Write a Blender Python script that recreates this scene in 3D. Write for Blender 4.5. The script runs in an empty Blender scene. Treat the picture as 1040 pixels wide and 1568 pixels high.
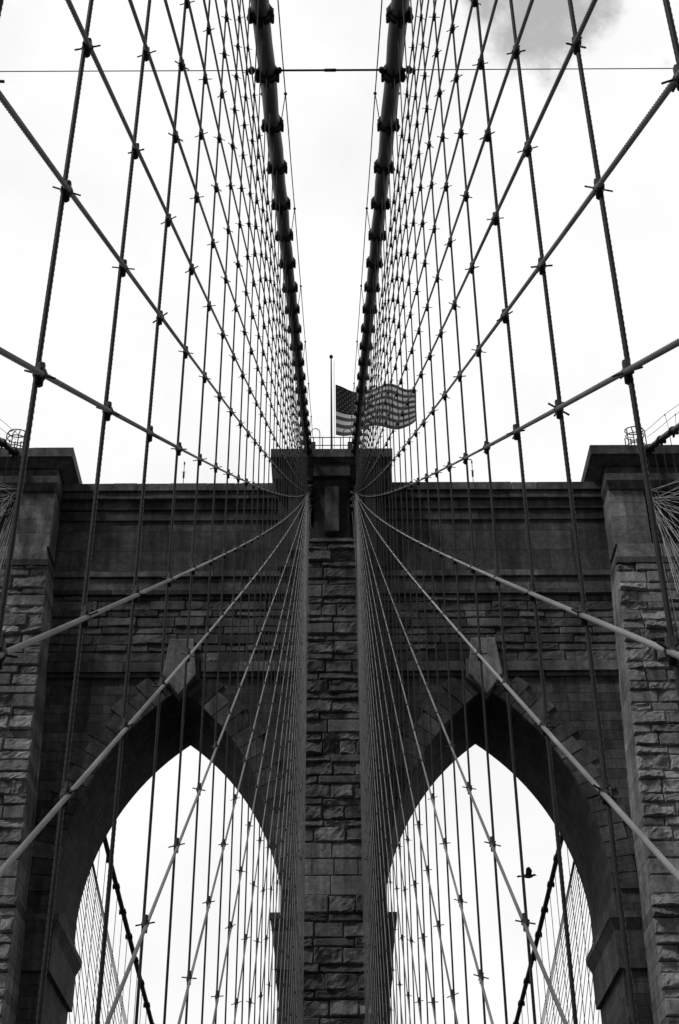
import bpy, math, random
import numpy as np
from mathutils import Vector, Matrix
random.seed(7); rng=np.random.default_rng(7)
scene=bpy.context.scene
COL=scene.collection
# ------------------------------------------------------------------ helpers
class MB:
    def __init__(s): s.v=[]; s.f=[]; s.t=[]; s.m=[]
    def add(s,vs,fs,tint=0.5,mi=0):
        b=len(s.v); s.v.extend(vs)
        for f in fs:
            s.f.append([b+i for i in f]); s.t.append(tint); s.m.append(mi)
    def obj(s,name,mats,parent=None,smooth=False):
        me=bpy.data.meshes.new(name); me.from_pydata([tuple(p) for p in s.v],[],s.f)
        if not isinstance(mats,(list,tuple)): mats=[mats]
        for m in mats: me.materials.append(m)
        a=me.attributes.new('tint','FLOAT','FACE'); a.data.foreach_set('value',s.t)
        me.polygons.foreach_set('material_index',s.m)
        if smooth: me.polygons.foreach_set('use_smooth',[True]*len(s.f))
        me.update()
        o=bpy.data.objects.new(name,me); COL.objects.link(o)
        if parent: o.parent=parent
        return o
    def box(s,x0,x1,y0,y1,z0,z1,tint=.5,mi=0):
        vs=[(x0,y0,z0),(x1,y0,z0),(x1,y1,z0),(x0,y1,z0),(x0,y0,z1),(x1,y0,z1),(x1,y1,z1),(x0,y1,z1)]
        s.add(vs,[(0,3,2,1),(4,5,6,7),(0,1,5,4),(1,2,6,5),(2,3,7,6),(3,0,4,7)],tint,mi)
    def frus(s,b,t,z0,z1,tint=.5,mi=0):
        vs=[(b[0],b[2],z0),(b[1],b[2],z0),(b[1],b[3],z0),(b[0],b[3],z0),(t[0],t[2],z1),(t[1],t[2],z1),(t[1],t[3],z1),(t[0],t[3],z1)]
        s.add(vs,[(0,3,2,1),(4,5,6,7),(0,1,5,4),(1,2,6,5),(2,3,7,6),(3,0,4,7)],tint,mi)
    def tube(s,pts,r,n=8,tint=.5,mi=0,cap=True):
        pts=[Vector(p) for p in pts]; N=len(pts)
        if not isinstance(r,(list,tuple)): r=[r]*N
        vs=[];fs=[]
        for i,p in enumerate(pts):
            d=(pts[min(i+1,N-1)]-pts[max(i-1,0)]).normalized()
            a=Vector((1,0,0)) if abs(d.x)<.9 else Vector((0,0,1))
            u=d.cross(a).normalized(); w=d.cross(u)
            for k in range(n):
                ph=2*math.pi*k/n
                vs.append(p+r[i]*(math.cos(ph)*u+math.sin(ph)*w))
        for i in range(N-1):
            for k in range(n):
                k2=(k+1)%n
                fs.append((i*n+k,i*n+k2,(i+1)*n+k2,(i+1)*n+k))
        if cap:
            fs.append(tuple(range(n))[::-1]); fs.append(tuple((N-1)*n+k for k in range(n)))
        s.add(vs,fs,tint,mi)
    def rope(s,p0,p1,r,tint=.5,pitch=.2,step=.0125,lo=.82,hi=1.05):
        p0=np.array(p0,float);p1=np.array(p1,float); L=np.linalg.norm(p1-p0); d=(p1-p0)/L
        N=max(2,int(L/step)); a=np.array([1.,0,0]); u=np.cross(d,a);u/=np.linalg.norm(u); w=np.cross(d,u)
        q=np.linspace(0,L,N+1); K=12
        ph=2*np.pi*np.arange(K)/K; rr=np.where(np.arange(K)%2==0,r*hi,r*lo)
        ang=ph[None,:]+(q/pitch*2*np.pi)[:,None]
        V=p0+q[:,None,None]*d+(rr*np.cos(ang))[:,:,None]*u+(rr*np.sin(ang))[:,:,None]*w
        V=V.reshape(-1,3).tolist(); fs=[]
        for i in range(N):
            b=i*K
            for k in range(K):
                k2=(k+1)%K
                fs.append((b+k,b+k2,b+K+k2,b+K+k))
        s.add(V,fs,tint)
    def lump(s,c,rx,ry,rz,tint=.5,n=6,mi=0):
        vs=[(c[0],c[1],c[2]-rz)];fs=[]
        for j in (1,2,3):
            th=math.pi*j/4-math.pi/2
            for k in range(n):
                ph=2*math.pi*k/n
                vs.append((c[0]+rx*math.cos(th)*math.cos(ph),c[1]+ry*math.cos(th)*math.sin(ph),c[2]+rz*math.sin(th)))
        vs.append((c[0],c[1],c[2]+rz)); T=len(vs)-1
        for k in range(n):
            k2=(k+1)%n
            fs.append((0,1+k2,1+k)); fs.append((T,1+2*n+k,1+2*n+k2))
            for j in (0,1): fs.append((1+j*n+k,1+j*n+k2,1+(j+1)*n+k2,1+(j+1)*n+k))
        s.add(vs,fs,tint,mi)
    def block(s,x0,x1,z0,z1,yf,yb,rough=.03,bev=.05,cell=.14,gap=.012,mi=0):
        """rock-faced stone: front faces -Y, pillowed and rough"""
        x0+=gap;x1-=gap;z0+=gap;z1-=gap
        if x1-x0<.05 or z1-z0<.05: return
        nx=max(4,int((x1-x0)/cell));nz=max(4,int((z1-z0)/cell))
        ox,oz=random.random()*50,random.random()*50
        tx=random.uniform(-.8,.8)*rough; tz=random.uniform(-1.3,.5)*rough
        fx=random.uniform(1.2,3.2); fz=random.uniform(2.5,6)
        us=[0,bev/(x1-x0)*.9]+[ (i)/(nx) for i in range(1,nx)]+[1-bev/(x1-x0)*.9,1]
        ws=[0,bev/(z1-z0)*.9]+[ (i)/(nz) for i in range(1,nz)]+[1-bev/(z1-z0)*.9,1]
        us=sorted(us);ws=sorted(ws)
        A=len(us);B=len(ws);vs=[];fs=[]
        for j,w in enumerate(ws):
            for i,u in enumerate(us):
                x=x0+(x1-x0)*u; z=z0+(z1-z0)*w
                if i in(0,A-1) or j in(0,B-1): y=yf+bev
                else:
                    y=yf-rough*(random.random()*.6+.8*math.sin(fx*x+ox+.8*z)*math.sin(fz*z+oz+.7*x))-tx*(u-.5)*2-tz*(w-.5)*2
                    x+=random.uniform(-.1,.1)*rough; z+=random.uniform(-.3,.3)*rough
                vs.append((x,y,z))
        for j in range(B-1):
            for i in range(A-1): fs.append((j*A+i,j*A+i+1,(j+1)*A+i+1,(j+1)*A+i))
        b=len(vs); vs+=[(x0,yb,z0),(x1,yb,z0),(x1,yb,z1),(x0,yb,z1)]
        fs.append(tuple([b]+[b+1]+[i for i in range(A-1,-1,-1)]))
        fs.append(tuple([b+1,b+2]+[j*A+A-1 for j in range(B-1,-1,-1)]))
        fs.append(tuple([b+2,b+3]+[(B-1)*A+i for i in range(A)]))
        fs.append(tuple([b+3,b]+[j*A for j in range(B)]))
        s.add(vs,fs,min(1,max(0,random.gauss(.5,.24))),mi)
    def prism(s,poly,y0,y1,tint=.5,inset=0.0,mi=0):
        n=len(poly); cx=sum(p[0] for p in poly)/n; cz=sum(p[1] for p in poly)/n
        fr=[(p[0]+(cx-p[0])*inset,y0,p[1]+(cz-p[1])*inset) for p in poly]
        md=[(p[0],y0+(.05 if inset else .001),p[1]) for p in poly]
        bk=[(p[0],y1,p[1]) for p in poly]
        fs=[tuple(range(n)),tuple(range(3*n-1,2*n-1,-1))]
        for k in range(n):
            k2=(k+1)%n
            fs.append((k,k+n,k2+n,k2)); fs.append((k+n,k+2*n,k2+2*n,k2+n))
        s.add(fr+md+bk,fs,tint,mi)
def empty(name):
    e=bpy.data.objects.new(name,None); COL.objects.link(e); return e

# ------------------------------------------------------------------ materials
def nt(name):
    m=bpy.data.materials.new(name); m.use_nodes=True; t=m.node_tree
    return m,t,t.nodes,t.links,t.nodes['Principled BSDF']
def math_(N,L,op,a,b=None,clamp=False):
    n=N.new('ShaderNodeMath'); n.operation=op; n.use_clamp=clamp
    for i,x in enumerate((a,b)):
        if x is None: continue
        if isinstance(x,(int,float)): n.inputs[i].default_value=x
        else: L.new(x,n.inputs[i])
    return n.outputs[0]
def noise(N,L,vec,scale,detail=4,rough=.6):
    n=N.new('ShaderNodeTexNoise'); n.inputs['Scale'].default_value=scale; n.inputs['Detail'].default_value=detail
    n.inputs['Roughness'].default_value=rough; L.new(vec,n.inputs['Vector']); return n.outputs['Fac']
def maprange(N,L,v,a,b,c,d,smooth=False):
    n=N.new('ShaderNodeMapRange'); 
    if smooth: n.interpolation_type='SMOOTHSTEP'
    L.new(v,n.inputs['Value'])
    for k,x in zip(('From Min','From Max','To Min','To Max'),(a,b,c,d)): n.inputs[k].default_value=x
    return n.outputs['Result']
def stone(name,base,bricks=False,bumpd=.035,bw=1.35,bh=.52,vary=(.5,1.5)):
    m,t,N,L,B=nt(name)
    tc=N.new('ShaderNodeTexCoord'); o=tc.outputs['Object']
    n1=noise(N,L,o,.35,5); n2=noise(N,L,o,3.2,6,.7); n3=noise(N,L,o,14,6,.75)
    mp=N.new('ShaderNodeMapping'); mp.inputs['Scale'].default_value=(2.2,2.2,.18); L.new(o,mp.inputs['Vector'])
    n4=noise(N,L,mp.outputs[0],1.0,4)
    at=N.new('ShaderNodeAttribute'); at.attribute_name='tint'
    v=maprange(N,L,n1,.3,.7,.55,1.4)
    v=math_(N,L,'MULTIPLY',v,maprange(N,L,n2,.25,.75,.55,1.45))
    v=math_(N,L,'MULTIPLY',v,maprange(N,L,n3,.25,.75,.5,1.5))
    v=math_(N,L,'MULTIPLY',v,maprange(N,L,n4,.3,.7,.55,1.35))
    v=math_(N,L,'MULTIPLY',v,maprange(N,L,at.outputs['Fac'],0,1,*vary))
    h=math_(N,L,'ADD',math_(N,L,'MULTIPLY',n2,.6),math_(N,L,'MULTIPLY',n3,.4))
    if bricks:
        sp=N.new('ShaderNodeSeparateXYZ'); L.new(o,sp.inputs[0])
        cb=N.new('ShaderNodeCombineXYZ'); L.new(math_(N,L,'ADD',sp.outputs[0],sp.outputs[1]),cb.inputs[0]); L.new(sp.outputs[2],cb.inputs[1])
        br=N.new('ShaderNodeTexBrick'); L.new(cb.outputs[0],br.inputs['Vector'])
        br.inputs['Scale'].default_value=1; br.inputs['Brick Width'].default_value=bw; br.inputs['Row Height'].default_value=bh
        br.inputs['Mortar Size'].default_value=.014; br.inputs['Mortar Smooth'].default_value=.3
        br.inputs['Color1'].default_value=(.7,.7,.7,1); br.inputs['Color2'].default_value=(1.3,1.3,1.3,1); br.inputs['Mortar'].default_value=(.35,.35,.35,1)
        bwn=N.new('ShaderNodeRGBToBW'); L.new(br.outputs['Color'],bwn.inputs[0])
        v=math_(N,L,'MULTIPLY',v,bwn.outputs[0])
        h=math_(N,L,'SUBTRACT',h,math_(N,L,'MULTIPLY',br.outputs['Fac'],.8))
    v=math_(N,L,'MULTIPLY',v,base,)
    c=N.new('ShaderNodeCombineColor'); [L.new(v,c.inputs[i]) for i in range(3)]
    L.new(c.outputs[0],B.inputs['Base Color']); B.inputs['Roughness'].default_value=.9
    B.inputs['Specular IOR Level'].default_value=.15
    bp=N.new('ShaderNodeBump'); bp.inputs['Strength'].default_value=1; bp.inputs['Distance'].default_value=bumpd
    L.new(h,bp.inputs['Height']); L.new(bp.outputs[0],B.inputs['Normal'])
    return m
def plain(name,base,rough=.7,var=.3,scale=6,metal=0,tint=False):
    m,t,N,L,B=nt(name)
    tc=N.new('ShaderNodeTexCoord'); n=noise(N,L,tc.outputs['Object'],scale,4)
    v=math_(N,L,'MULTIPLY',maprange(N,L,n,.3,.7,1-var,1+var),base)
    if tint:
        at=N.new('ShaderNodeAttribute'); at.attribute_name='tint'; v=math_(N,L,'MULTIPLY',v,maprange(N,L,at.outputs['Fac'],0,1,.55,1.45))
    c=N.new('ShaderNodeCombineColor'); [L.new(v,c.inputs[i]) for i in range(3)]
    L.new(c.outputs[0],B.inputs['Base Color']); B.inputs['Roughness'].default_value=rough; B.inputs['Metallic'].default_value=metal
    B.inputs['Specular IOR Level'].default_value=.2
    bp=N.new('ShaderNodeBump'); bp.inputs['Distance'].default_value=.004; L.new(n,bp.inputs['Height']); L.new(bp.outputs[0],B.inputs['Normal'])
    return m
M_block=stone('rock_faced_granite',.12)
M_mid=stone('weathered_pale_granite',.22,vary=(.7,1.3))
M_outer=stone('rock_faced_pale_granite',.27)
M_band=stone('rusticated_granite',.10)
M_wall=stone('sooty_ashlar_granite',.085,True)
M_panel=stone('panel_granite',.085,True,.02,2.6,1.27)
M_trim=stone('trim_granite',.10)
M_susp=plain('suspender_wire',.03,.6)
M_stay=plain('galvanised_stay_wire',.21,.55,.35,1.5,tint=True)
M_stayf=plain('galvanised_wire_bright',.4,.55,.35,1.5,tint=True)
M_cable=plain('painted_main_cable',.02,.5)
M_node=plain('cable_clamp_iron',.02,.6)
M_iron=plain('painted_iron',.04,.6)
M_white=plain('white_paint',.7,.5,.1)
M_red=plain('flag_red_cloth',.10,.9,.1)
M_navy=plain('flag_blue_cloth',.03,.9,.1)
M_bird=plain('bird_feathers',.05,.9,.4,20)
M_asph=plain('asphalt',.05,.9,.2,2)
M_wood=plain('walkway_planks',.13,.85,.35,3)
for m in (M_white,M_red,M_navy):
    t=m.node_tree; N=t.nodes; L=t.links; B=N['Principled BSDF']
    tr=N.new('ShaderNodeBsdfTranslucent'); mx=N.new('ShaderNodeMixShader'); mx.inputs[0].default_value=.35
    L.new(B.inputs['Base Color'].links[0].from_socket,tr.inputs['Color'])
    L.new(B.outputs[0],mx.inputs[1]); L.new(tr.outputs[0],mx.inputs[2]); L.new(mx.outputs[0],N['Material Output'].inputs[0])

# ------------------------------------------------------------------ tower
YF,YB=65.0,71.5
AC,HW,ZS,R=7.8,5.3,23.0,13.05
tower=empty('stone_bridge_tower')
def arch_pts(cx,n=24):
    c=R-HW; apex=math.acos(c/R); pts=[]
    for i in range(n+1):
        a=apex*i/n; pts.append((cx-(R*math.cos(a)-c),ZS+R*math.sin(a)))
    for i in range(n-1,-1,-1):
        a=apex*i/n; pts.append((cx+(R*math.cos(a)-c),ZS+R*math.sin(a)))
    return pts
ZD=-7.0; ZTOP=45.6; XO=22.0
mb=MB()
def wallstrips(cx):
    P=arch_pts(cx)
    for i in range(len(P)-1):
        (xa,za),(xb,zb)=P[i],P[i+1]
        for (y,fl) in ((YF,0),(YB,1)):
            q=[(xa,y,za),(xb,y,zb),(xb,y,ZTOP),(xa,y,ZTOP)]
            mb.add(q,[(0,1,2,3) if not fl else (3,2,1,0)])
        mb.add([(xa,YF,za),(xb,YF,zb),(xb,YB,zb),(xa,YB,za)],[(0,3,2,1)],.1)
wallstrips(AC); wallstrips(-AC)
def pier(x0,x1):
    mb.box(x0,x1,YF,YB,ZD,ZTOP)
pier(-AC+HW,AC-HW); pier(AC+HW,XO); pier(-XO,-AC-HW)
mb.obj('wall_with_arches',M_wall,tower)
mb=MB(); mb.frus((-24,24,61,75.5),(-XO-.3,XO+.3,62.2,74.3),-43,ZD,.5)
mb.obj('tower_base',M_wall,tower)

mb=MB()
for sx in(-1,1):
    x0,x1=(2.9,15.2) if sx>0 else (-15.2,-2.9)
    mb.box(x0,x1,YF-.10,YF,40.45,43.85)
mb.obj('frieze_panel',M_panel,tower)

mb=MB()
def seg_row(x0,x1,y0,y1,z0,z1,L=2.2,tm=.5):
    x=x0
    while x<x1-.01:
        xe=min(x1,x+L*random.uniform(.75,1.25)); 
        if x1-xe<.5: xe=x1
        dy=random.uniform(-.015,.015)
        g=random.uniform(.004,.014)
        mb.box(x+g,xe-g,y0+dy,y1,z0,z1+random.uniform(-.03,0),min(1,max(0,random.gauss(tm,.22)))); x=xe
for sx in(-1,1):
    a,b=(2.9,15.0) if sx>0 else (-15.0,-2.9)
    seg_row(a,b,YF-.75,YB+.7,45.50,45.99,1.7,.7)
    seg_row(a,b,YF-.62,YB+.6,45.05,45.46,2.6,.3)
    seg_row(a,b,YF-.35,YF+.1,44.5,45.04,2.0,.3)
    seg_row(a,b,YF-.22,YF+.1,43.85,44.46,3.0,.3)
    a,b=(1.2,15.0) if sx>0 else (-15.0,-1.2)
    seg_row(a,b,YF-.42,YF+.1,40.1,40.45,2.4,.7)
    seg_row(a,b,YF-.26,YF+.1,39.35,40.06,1.7,.65)
    seg_row(a,b,YF-.34,YF+.1,39.05,39.32,2.8,.3)
    for (u0,u1) in ((1.2,AC-1.02),(AC+1.02,15.0)):
        a,b=(u0,u1) if sx>0 else (-u1,-u0)
        seg_row(a,b,YF-.30,YF+.1,34.45,35.03,2.4,.65)
        seg_row(a,b,YF-.18,YF+.1,34.2,34.42,2.4,.3)
mb.box(-XO,XO,YF-.1,YB+.1,44.95,45.04)
mb.obj('coping_and_string_courses',M_trim,tower)

mb=MB()
def courses(x0f,x1f,z0,z1,hs,lens,yf,yb,rough,bev=.05,prot=.05,cell=.14,mi=0):
    z=z0;i=0
    while z<z1-.15:
        h=hs[i%len(hs)]*random.uniform(.93,1.07); ze=min(z1,z+h)
        if z1-ze<.15: ze=z1
        a=x0f(z);b=x1f(z)
        x=a; first=True
        Lm=lens[i%len(lens)]
        while x<b-.01:
            l=Lm*random.uniform(.65,1.35)
            if first and i%2: l*=.6
            first=False
            xe=x+l
            if b-xe<Lm*.35: xe=b
            y=yf(z) if callable(yf) else yf
            rk=rough*(random.uniform(.1,.35) if random.random()<.35 else random.uniform(.7,1.5))
            mb.block(x,xe,z,ze,y-random.uniform(0,prot),yb,rk,bev,cell,mi=mi)
            x=xe
        z=ze;i+=1
for sx in(-1,1):
    a,b=(1.2,15.0) if sx>0 else (-15.0,-1.2)
    courses(lambda z:a,lambda z:b,35.06,39.04,[.58,.42],[2.3,1.5],YF-.10,YF+.1,.05,.05,.10,.18)
mb.obj('rusticated_band',M_band,tower)

mb=MB()
c=R-HW; apex=math.acos(c/R)
for cx in(-AC,AC):
    for sd in(-1,1):
        n=16
        for k in range(n):
            a0=apex*k/n+.0009;a1=apex*(k+1)/n-.0009
            if k==n-1: a1-=.03
            w=1.2 if k%2 else 1.62
            pr=YF-(.09+random.uniform(0,.05))
            poly=[]
            for (rr,a) in((R-.0,a0),(R+w,a0),(R+w,(a0+a1)/2),(R+w*1.0,a1),(R-.0,a1),(R,(a0+a1)/2)):
                x=cx+sd*(rr*math.cos(a)-c); 
                poly.append((x,ZS+rr*math.sin(a)))
            poly=[(x if (x-cx)*sd>0 else cx+sd*.0,z) for x,z in poly]
            if sd<0: poly=poly[::-1]
            mb.prism(poly,pr,YF+.1,min(1,max(0,random.gauss(.45,.22))),.035)
    mb.prism([(cx-.62,36.2),(cx-.86,34.1),(cx-.72,33.95),(cx,32.95),(cx+.72,33.95),(cx+.86,34.1),(cx+.62,36.2)][::-1],YF-.62,YF+.1,.4,.04,mi=1)
    mb.prism([(cx-.95,35.1),(cx-1.0,34.0),(cx-.55,33.6),(cx+.55,33.6),(cx+1.0,34.0),(cx+.95,35.1)][::-1],YF-.4,YF+.1,.7,.03)
mb.obj('arch_voussoirs_and_keystones',[M_trim,M_mid],tower)

mb=MB()
for sx in(-1,1):
    def bx(a,b,*r): 
        mb.box(a if sx>0 else -b, b if sx>0 else -a,*r)
    def fr(a,b,a2,b2,y,y2,z0,z1):
        B_=(a if sx>0 else -b,b if sx>0 else -a,y,YB+(YF-y)); T_=(a2 if sx>0 else -b2,b2 if sx>0 else -a2,y2,YB+(YF-y2)); mb.frus(B_,T_,z0,z1)
    o=AC+HW
    bx(o-.42,14.6,YF-.42,YB+.4,21.55,21.85,.7); fr(o-.2,14.6,o-.40,14.6,YF-.2,YF-.40,21.05,21.545)
    bx(o-.2,14.6,YF-.2,YB+.2,19.3,21.04)
for z0,z1,e0,e1 in((21.55,21.85,.42,.42),(21.05,21.545,.2,.40),(19.3,21.04,.2,.2)):
    i=AC-HW
    mb.frus((-i-e0,i+e0,YF-e0,YB+e0),(-i-e1,i+e1,YF-e1,YB+e1),z0,z1)
mb.obj('impost_mouldings',M_trim,tower)

mb=MB()
def hwc(z): return 1.68 if z<21.8 else (1.60-(z-24.4)*.0175 if z>24.4 else 1.66)
def yfc(z): return 62.55+max(0,(z-24))*.03
courses(lambda z:-hwc(z),lambda z:hwc(z),-6.9,21.9,[.72,.40],[1.15,1.9],62.45,YF,.11,.07,.15,.15)
courses(lambda z:-hwc(z)*1.0,lambda z:hwc(z),21.9,24.4,[.95,.78,.77],[1.7,1.1],62.5,YF,.02,.04,.02,.14,1)
courses(lambda z:-hwc(z),lambda z:hwc(z),24.4,41.2,[.72,.40],[1.15,1.9],yfc,YF,.10,.07,.14,.15)
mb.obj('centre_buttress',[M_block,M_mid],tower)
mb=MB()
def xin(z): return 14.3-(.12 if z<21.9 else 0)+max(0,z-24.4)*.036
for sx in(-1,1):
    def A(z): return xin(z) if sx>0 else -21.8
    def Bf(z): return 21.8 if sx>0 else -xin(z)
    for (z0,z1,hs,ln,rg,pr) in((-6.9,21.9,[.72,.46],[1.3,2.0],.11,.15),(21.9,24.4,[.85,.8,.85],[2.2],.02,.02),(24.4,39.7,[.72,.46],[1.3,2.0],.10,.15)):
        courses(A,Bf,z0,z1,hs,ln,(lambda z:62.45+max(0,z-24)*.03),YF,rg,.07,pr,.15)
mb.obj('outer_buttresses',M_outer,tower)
mb=MB()
mb.box(-1.6,1.6,YB,YB+2.3,ZD,41)
for sx in(-1,1): mb.box(*( (14.3,21.8) if sx>0 else (-21.8,-14.3)),YB,YB+2.3,ZD,41)
mb.obj('rear_buttresses',M_wall,tower)

mb=MB()
def pyl(x0,x1,niches,mir):
    def bx(a,b,y0,y1,z0,z1,t=.5,mi=0):
        mb.box(*( (a,b) if mir>0 else (-b,-a)),y0,y1,z0,z1,t,mi)
    def fr(b,t,z0,z1,tn=.5,mi=0):
        if mir<0: b=(-b[1],-b[0],b[2],b[3]); t=(-t[1],-t[0],t[2],t[3])
        mb.frus(b,t,z0,z1,tn,mi)
    e=YB+2.2
    bx(x0-.15,x1+.1,62.72,e,39.70,40.05,.6); fr((x0-.1,x1+.1,62.8,e),(x0+.12,x1-.1,63.1,e-.3),40.053,41.1,.3,1)
    for (a,b) in niches:
        z=41.103
        while z<44.5:
            ze=min(44.6,z+.9)
            w=(a+b)/2+random.uniform(-.3,.3)
            d=random.uniform(0,.02)
            bx(a,w-.006,63.15+d,e-.4,z+.008,ze-.008,random.gauss(.3,.2),1); bx(w+.006,b,63.15+d,e-.4,z+.008,ze-.008,random.gauss(.3,.2),1); z=ze
    bx(x0+.2,x1-.2,64.0,e-.5,41.1,46.0,.15)
    fr((x0+.05,x1,63.0,e-.2),(x0-.1,x1+.1,62.75,e),44.6,45.0,.5); bx(x0-.1,x1+.1,62.75,e,45.003,45.45,.5)
    bx(x0,x1,63.05,e-.2,45.453,46.1,.4)
    fr((x0-.1,x1+.1,62.95,e-.1),(x0-.75,x1+.4,62.55,e+.3),46.103,46.55,.3)
    x=x0-.82
    for xe in (x0+1.4,x0+3.3,x0+5.4,x1+.5):
        bx(x+.006,xe-.006,62.45+random.uniform(-.01,.01),e+.4,46.553,47.15-random.uniform(0,.02),random.gauss(.5,.15)); x=xe
for s in(-1,1): pyl(15.0,21.8,[(15.0,16.95),(19.4,21.7)],s)
e=YB+2.2
mb.box(-2.35,-1.75,63.7,e,41.2,44.9,.25); mb.box(1.75,2.35,63.7,e,41.2,44.9,.25)
mb.box(-2.9,2.9,64.2,e-.2,40.46,46.0,.2)
mb.box(-.38,.38,63.1,64.3,42.0,44.9,.45); mb.box(-.95,.95,63.5,64.3,41.21,45.6,0)
mb.frus((-1.25,1.25,62.9,e),(-1.05,1.05,63.2,e),41.21,41.6,.3)
mb.box(-1.0,1.0,62.85,64.4,45.45,46.2,.1)
mb.frus((-3.0,3.0,63.6,e),(-3.2,3.2,63.2,e+.2),44.9,45.5,.3)
mb.box(-3.2,3.2,63.2,e+.2,45.503,46.3,.3)
mb.frus((-3.2,3.2,63.1,e+.2),(-3.3,3.3,62.75,e+.3),46.303,46.55,.3)
mb.box(-3.34,-1.1,62.6,e+.4,46.553,47.1,.6);mb.box(-1.09,1.2,62.61,e+.4,46.553,47.09,.4);mb.box(1.21,3.34,62.6,e+.4,46.553,47.1,.5)
mb.obj('cable_saddle_pylons',[M_trim,M_mid],tower)

# ------------------------------------------------------------------ cables
CX=1.305
def zc(y):
    z=14.2+.522*y
    if y<0: z+=.0028*y*y
    return z
def main_cable(xf):
    ys=list(np.linspace(-45,64,110))
    pts=[(xf(y)+.012*math.sin(y*1.7),y,zc(y)+.02*math.sin(y*1.1)) for y in ys]
    pts+=[(xf(66),66,48.15-.2),(xf(68.2),68.2,48.05),(xf(70.5),70.5,47.8)]
    pts+=[(xf(y),y,zfar(y)) for y in np.linspace(72.5,260,90)]
    m=MB(); m.tube(pts,.17,16)
    def collar(y,zf,dy):
        a=Vector((xf(y-dy),y-dy,zf(y-dy)));b=Vector((xf(y+dy),y+dy,zf(y+dy)))
        d=(b-a).normalized(); c0=(a+b)/2
        m.tube([c0-d*.2,c0-d*.17,c0-d*.02,c0+d*.02,c0+d*.17,c0+d*.2],[.17,.208,.2,.2,.208,.17],16,mi=1)
        m.tube([c0-d*.035,c0+d*.035],.24,12,mi=1)
        sg=1 if c0.x>0 else -1
        for sx in(-1,1):
            for dd in(-.12,.12):
                q=c0+d*dd+Vector((sx*.215,0,-.05)); m.tube([q+Vector((0,0,.1)),q-Vector((0,0,.13))],.034,6,mi=1)
        q=c0+Vector((sg*.2,0,-.12)); m.lump(q,.08,.12,.12,mi=1)
        m.box(c0.x-.05,c0.x+.05,c0.y-.07,c0.y+.07,c0.z-.38,c0.z-.17,mi=1)
    y=16.9-2.37*20
    while y<62: collar(y,zc,.1); y+=2.37
    y=76
    while y<250: collar(y,zfar,.1); y+=2.37
    for off in(-.27,.27):
        hp=[(xf(y)+off,y,zc(y)+1.02+.03*math.sin(y*.9)) for y in np.linspace(-40,63,70)]
        m.tube(hp,.014,5,mi=1)
        y=16.9-2.37*16
        while y<62:
            m.tube([(xf(y)+off*.7,y,zc(y)+.1),(xf(y)+off,y,zc(y)+1.05)],.012,5,mi=1); m.lump((xf(y)+off,y,zc(y)+1.03),.045,.045,.045,mi=1)
            y+=2.37*3
    return m
def zfar(y):
    u=y-70; return 47.6-.5*u+.00125*u*u
def xi(s): return lambda y: s*(CX if y<72 else CX+.02*(y-72))
def xo(s): return lambda y: s*((17.3+.0*(64-y)) if y<66 else (max(9,18.2-.1*(y-68)) if y>72 else 17.3+(17.8-17.3)*(y-66)/6))
for f in(xi(-1),xi(1),xo(-1),xo(1)):
    main_cable(f).obj('main_cable',[M_cable,M_node],smooth=True)

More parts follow.
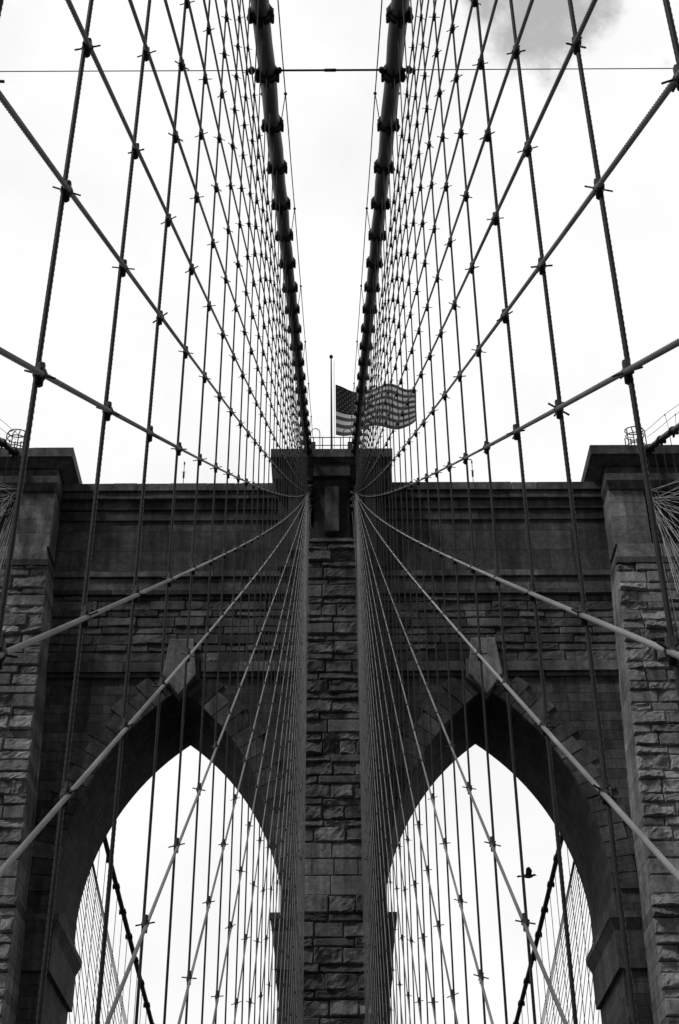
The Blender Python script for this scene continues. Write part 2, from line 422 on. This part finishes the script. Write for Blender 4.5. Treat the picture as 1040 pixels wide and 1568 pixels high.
YA=63.7
anchors=[-3.45+2.08*k-.3 for k in range(-11,1)]+[-1.4,.2,3.1,5.85]
while anchors[-1]<56: anchors.append(anchors[-1]+2.6)
def stay_z(a,Y,i):
    za=44.6+.5*(1-i/len(anchors))
    m=(za+1.6)/(YA-a); s=.65*((YA-a)/70)**1.5
    tau=(Y-a)/(YA-a)
    return za-m*(YA-Y)-4*s*max(0,tau)*(1-tau)
susY=[4.82+1.58*k for k in range(-14,37)]
susY[13]=3.46
S=MB();T=MB();Nn=MB()
for sx in(-1,1):
    for k,y in enumerate(susY):
        top=zc(y)
        if top<-5: continue
        lean=random.uniform(-.02,.02)
        X=sx*CX
        zb=-6.9
        tn=random.random()
        if 2.5<y<8.5:
            S.tube([(X,y,zb),(X,y,.8)],.0125,8,tn); S.rope((X,y,.8),(X+lean,y,13),.013,tn,.22,.0125,.9,1.02); S.tube([(X+lean,y,13),(X+lean,y,top)],.0125,8,tn)
        else:
            S.tube([(X,y,zb),(X+lean*.5,y,(zb+top)/2),(X+lean,y,top)],.0115 if y<20 else .0125,6,tn,cap=False)
    for i,a in enumerate(anchors):
        X=sx*(CX-.024)
        ys=[a-4.3]+[y for y in susY if y>a-4.2 and y<YA-.5]+[YA]
        P=[(X,y,stay_z(a,y,i)) for y in ys]
        P[-1]=(X*(.8+.2*random.random()),YA,P[-1][2]+random.uniform(-.35,.35))
        # tint paints in shade: left plane dimmer, sky-backed stays darkest, near-tower ones muted
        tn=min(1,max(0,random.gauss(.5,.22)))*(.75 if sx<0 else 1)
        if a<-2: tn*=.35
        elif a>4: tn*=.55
        seg_r=.0125
        run=[P[0]]
        for q0,q1 in zip(P[:-1],P[1:]):
            mid=(q0[1]+q1[1])/2
            if 2.4<mid<9.5 and q1[2]>.6:
                if len(run)>1: T.tube(run,seg_r,6,tn,cap=False)
                T.rope(q0,q1,seg_r*1.08,tn); run=[q1]
            else: run.append(q1)
        if len(run)>1: T.tube(run,seg_r if a<10 else .0115,6,tn,cap=False)
        for y in susY:
            if y<a-1 or y>58: continue
            z=stay_z(a,y,i)
            if z>zc(y)-.3: continue
            X0=sx*(CX-.012)
            m=(stay_z(a,y+.5,i)-stay_z(a,y-.5,i)); d=Vector((0,1,m)).normalized()
            p=Vector((X0,y,z)); r=.031*random.uniform(.85,1.15)
            Nn.lump(p,r,r,r*1.15)
            if y<40:
                Nn.tube([p-d*.075,p-d*.05,p+d*.05,p+d*.075],[.010,.023,.023,.010],6)
                Nn.tube([p-Vector((0,0,.06)),p+Vector((0,0,.06))],.02,6)
                u=Vector((random.choice((-1,1)),random.uniform(-.6,.6),random.uniform(-.4,.5))).normalized()
                Nn.tube([p-u*.07,p+u*.07],.006,4)
                u=Vector((.35,-1,random.uniform(-.2,.4))).normalized()
                Nn.tube([p-u*.06,p+u*.06],.006,4)
    # iron stay anchorage on the pylon face
    for q in range(5):
        Nn.box(sx*1.15-.16,sx*1.15+.16,63.15,64.2,43.5+q*.45,43.72+q*.45)
    Nn.box(sx*1.15-.1,sx*1.15+.1,63.3,64.2,43.3,46.0)
S.obj('suspender_cables',M_susp,smooth=True); T.obj('diagonal_stay_cables',M_stay,smooth=True); Nn.obj('cable_clamps',M_node,smooth=True)
S=MB();T=MB()
for sx in(-1,1):
    f=xo(sx)
    y=-18
    while y<63:
        S.tube([(f(y),y,-6.9),(f(y),y,zc(y))],.02,5,cap=False); y+=1.58
    na=36
    for i in range(na):
        a=-30+i*2.5
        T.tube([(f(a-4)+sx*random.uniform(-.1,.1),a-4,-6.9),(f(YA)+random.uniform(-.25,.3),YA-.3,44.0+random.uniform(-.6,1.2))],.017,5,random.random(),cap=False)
    for g,x_ in((xi(sx),0),(f,1)):
        y=75.
        while y<240:
            if zfar(y)>-6: S.tube([(g(y),y,-6.9),(g(y),y,zfar(y))],.024,5,cap=False)
            y+=1.9
        for k in range(30):
            yb=78+k*3.2
            S.tube([(g(72),72,44.7),(g(yb),yb,-6.9)],.024,5,cap=False)
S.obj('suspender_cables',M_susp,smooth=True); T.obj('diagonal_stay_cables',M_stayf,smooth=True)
m=MB(); yc=19.1; z=zc(yc)-.02
m.tube([(-CX,yc,z),(CX,yc,z)],.022,8); m.tube([(-.12,yc,z),(.12,yc,z)],.034,8)
for s in(-1,1):
    m.tube([(s*CX,yc,z),(s*17.3,yc,zc(yc))],.011,6)
    m.tube([(s*(CX-.3),yc,z),(s*(CX+.4),yc,z)],.04,8); m.lump((s*(CX+.32),yc,z),.09,.09,.09); m.lump((s*(CX-.25),yc,z),.07,.07,.08)
m.obj('transverse_tie_cable',M_node,smooth=True)

# ------------------------------------------------------------------ roof furniture
m=MB(); m.tube([(0,68,47.1),(0,68,50),(0,68,58.2)],[.09,.075,.04],10); m.lump((0,68,58.35),.13,.13,.13,n=10)
m.tube([(.16,67.9,48),(.18,67.9,57.9)],.012,5)
m.box(-.3,.3,67.7,68.3,47.1,47.4)
fp=m.obj('flagpole',M_iron,smooth=False)
m=MB(); nu,nv=84,52
def fp_(s,t):
    x=.26+5.0*s-.22*math.sin(6.5*s)*t*s
    hgt=3.9*(1-.50*s**1.1)
    z=56.1-hgt*t-.55*math.sin(2.7*s)+.12*s+.10*math.sin(9*s+2*t)*s
    y=68+ .6*math.sin(7.5*s+1.6*t)*min(1,s*3)+.5*s*t+.13*math.sin(17*s+3*t)*s
    return (x,y,z)
for j in range(nv):
    for i in range(nu):
        s0,s1,t0,t1=i/nu,(i+1)/nu,j/nv,(j+1)/nv
        mi=1 if (j//4)%2==0 else 0
        if i<nu*.36 and j<28: mi=2
        m.add([fp_(s0,t0),fp_(s0,t1),fp_(s1,t1),fp_(s1,t0)],[(0,1,2,3)],.5,mi)
for r in range(9):
    for c_ in range(11):
        if (r+c_)%2: continue
        s=.355*(c_+1)/12; t=(28/52)*(r+1)/10
        for dy in(-.02,.02):
            pts=[]
            for k in range(10):
                rad=.016 if k%2==0 else .0064
                a=math.pi/2+k*math.pi/5
                p=fp_(s+rad*math.cos(a)*.65,t-rad*math.sin(a)*1.1); pts.append((p[0],p[1]+dy,p[2]))
            cc=fp_(s,t); pts.append((cc[0],cc[1]+dy,cc[2]))
            m.add(pts,[(10,k,(k+1)%10) for k in range(10)],.5,0)
m.obj('american_flag',[M_white,M_red,M_navy],smooth=True)
m=MB()
xs=[-1.5,-1.0,-.5,0,.5,1.0,1.5]
for yy in(63.1,65.2):
    for x in xs: m.tube([(x,yy,47.1),(x,yy,48.25)],.028,6)
    for zz in(47.7,48.25): m.tube([(-1.5,yy,zz),(1.5,yy,zz)],.026,6)
for s in(-1,1):
    m.tube([(s*1.5,63.1,48.25),(s*1.5,65.2,48.25)],.026,6); m.box(s*1.02-.13,s*1.02+.13,62.9,63.2,47.1,47.8)
    m.tube([(s*1.15,63.0,47.1)]+[(s*(1.15-.25*(1-math.cos(a))),63.0,48.5+.3*math.sin(a)) for a in np.linspace(0,math.pi,8)]+[(s*.65,63.0,47.1)],.025,6)
m.obj('roof_railing',M_iron)
for s,xc in((-1,-17.9),(1,17.25)):
    m=MB()
    for dx in(-.5,-.17,.17,.5):
        m.tube([(xc+dx,64.0,47.15),(xc+dx,64.0,49.3)]+[(xc+dx*(.6+.4*math.cos(a)),64.0+.35*math.sin(a),49.3+.5*math.sin(a)) for a in np.linspace(.3,math.pi/2,5)],.032,6)
        m.tube([(xc+dx,64.7,47.15),(xc+dx,64.7,49.3)],.032,6)
    for zz in(47.7,48.5,49.2,49.6):
        m.tube([(xc+.52*math.cos(a),64.35+.38*math.sin(a),zz) for a in np.linspace(0,2*math.pi,20)],.032,6)
    for k in range(6): m.tube([(xc-.45,64.0,47.35+k*.3),(xc-.15,64.0,47.35+k*.3)],.02,5)
    m.obj('ladder_cage',M_iron)
for xc in(-8.35,7.95):
    m=MB(); m.tube([(xc,65,45.95),(xc,65,48.0)],.022,6); m.lump((xc,65,47.9),.05,.05,.13,n=8); m.box(xc-.05,xc+.05,64.95,65.05,46.9,47.25); m.tube([(xc-.13,65,47.3),(xc+.13,65,47.3)],.015,5)
    m.box(xc-.14,xc+.14,64.86,65.14,45.99,46.06)
    m.obj('lightning_rod',M_iron)
m=MB(); m.tube([(18.6,64,47.15),(18.6,64,48.1)],.13,10); m.lump((18.6,64,48.15),.15,.15,.12,n=10); m.obj('vent_pipe',M_iron)

# ------------------------------------------------------------------ bird (pigeon in flight)
m=MB(); b=Vector((4.1,29.1,10.6))
body=[(-.15,.004,0),(-.11,.026,0),(-.05,.042,-.004),(.02,.046,-.006),(.08,.034,.004),(.105,.022,.014),(.13,.026,.02),(.15,.02,.02),(.165,.006,.014),(.19,.002,.008)]
m.tube([b+Vector((x,0,z)) for x,r,z in body],[r for x,r,z in body],10)
def slab(pts,th=.005):
    n=len(pts); up=[Vector(p)+Vector((0,0,th)) for p in pts]; dn=[Vector(p)-Vector((0,0,th)) for p in pts]
    m.add([b+p for p in up+dn],[tuple(range(n)),tuple(range(2*n-1,n-1,-1))]+[(k,k+n,(k+1)%n+n,(k+1)%n) for k in range(n)])
for s in(-1,1):
    slab([(.06,s*.03,.01),(.075,s*.11,.07),(.03,s*.2,.1),(-.02,s*.29,.09),(-.045,s*.27,.085),(-.05,s*.22,.085),(-.065,s*.2,.08),(-.06,s*.13,.06),(-.06,s*.03,.01)])
slab([(-.1,-.02,0),(-.22,-.055,-.01),(-.235,-.02,-.01),(-.24,.02,-.01),(-.22,.055,-.01),(-.1,.02,0)])
o=m.obj('pigeon',M_bird)

# ------------------------------------------------------------------ deck, walkway, river
m=MB(); m.box(-13,13,-120,300,-7.9,-7.0)
for s in(-1,1):
    for x in(2.6,12.7): m.box(s*x-.15,s*x+.15,-120,300,-7.0,-6.6)
m.obj('roadway',M_asph)
m=MB()
y=-60
while y<60:
    m.box(-1.2,1.2,y+.006,y+.194,-1.64,-1.6,random.random()); y+=.2
m.box(-1.15,-1.0,-60,60,-1.95,-1.65); m.box(1.0,1.15,-60,60,-1.95,-1.65)
for s in(-1,1):
    y=-60
    while y<60: m.tube([(s*1.14,y,-1.7),(s*1.14,y,-.55)],.02,6); m.tube([(s*1.07,y,-7),(s*1.07,y,-1.9)],.06,6); y+=3
    for z in(-1.25,-.9,-.55): m.tube([(s*1.14,-60,z),(s*1.14,60,z)],.016,6)
m.obj('walkway',M_wood)
wm,t,N,L,B=nt('river_water'); B.inputs['Base Color'].default_value=(.03,.03,.03,1); B.inputs['Roughness'].default_value=.25
tc=N.new('ShaderNodeTexCoord'); n=noise(N,L,tc.outputs['Object'],.3,6); bp=N.new('ShaderNodeBump'); bp.inputs['Distance'].default_value=.5; L.new(n,bp.inputs['Height']); L.new(bp.outputs[0],B.inputs['Normal'])
m=MB(); m.add([(-4000,-4000,-42),(4000,-4000,-42),(4000,4000,-42),(-4000,4000,-42)],[(0,1,2,3)]); m.obj('river',wm)

# ------------------------------------------------------------------ world
el=math.radians(52); az=math.radians(232)   # azimuth clockwise from +Y
w=bpy.data.worlds.new('World'); scene.world=w; w.use_nodes=True; t=w.node_tree; N=t.nodes; L=t.links; N.clear()
out=N.new('ShaderNodeOutputWorld'); bg=N.new('ShaderNodeBackground'); L.new(bg.outputs[0],out.inputs[0]); bg.inputs['Strength'].default_value=.1
sk=N.new('ShaderNodeTexSky'); sk.sky_type='NISHITA'; sk.sun_disc=False; sk.sun_elevation=el; sk.sun_rotation=az
bw=N.new('ShaderNodeRGBToBW'); L.new(sk.outputs[0],bw.inputs[0])
tc=N.new('ShaderNodeTexCoord'); g=tc.outputs['Generated']
def dot(v):
    n=N.new('ShaderNodeVectorMath'); n.operation='DOT_PRODUCT'; L.new(g,n.inputs[0]); n.inputs[1].default_value=v; return n.outputs['Value']
front=maprange(N,L,dot((0,.85,.52)),.0,.7,1.9,10.5,True)
n1=noise(N,L,g,5,6,.6); cl=maprange(N,L,n1,.38,.7,1.02,.90)
v=math_(N,L,'MULTIPLY',front,cl)
n2=noise(N,L,g,13,7,.6)
blob=math_(N,L,'ADD',dot((.172,.572,.802)),math_(N,L,'MULTIPLY',math_(N,L,'SUBTRACT',n2,.5),.014))
pm=maprange(N,L,blob,.9978,1.0008,1.0,.5,True)
v=math_(N,L,'MULTIPLY',v,pm)
v=math_(N,L,'ADD',math_(N,L,'MULTIPLY',v,.95),math_(N,L,'MULTIPLY',bw.outputs[0],.05))
L.new(v,bg.inputs['Color'])
sd=bpy.data.lights.new('sun','SUN'); sd.energy=1.5; sd.angle=math.radians(10); sd.color=(1,.99,.985)
so=bpy.data.objects.new('sun',sd); COL.objects.link(so)
dirv=Vector((math.sin(az)*math.cos(el),math.cos(az)*math.cos(el),math.sin(el)))
so.rotation_euler=dirv.to_track_quat('Z','Y').to_euler(); so.location=dirv*200
# ------------------------------------------------------------------ camera
cd=bpy.data.cameras.new('camera'); cam=bpy.data.objects.new('camera',cd); COL.objects.link(cam); scene.camera=cam
cd.sensor_fit='VERTICAL'; cd.sensor_height=36; cd.sensor_width=24; cd.lens=50; cd.clip_end=9000; cd.clip_start=.05; cd.shift_x=12/1568
cam.matrix_world=Matrix.Translation((-.012,0,0))@Matrix.Rotation(math.pi/2+math.asin(.565),4,'X')@Matrix.Rotation(-.0045,4,'Z')
scene.view_settings.view_transform='Standard'; scene.view_settings.look='None'; scene.view_settings.exposure=0
print('done',len(bpy.data.objects))
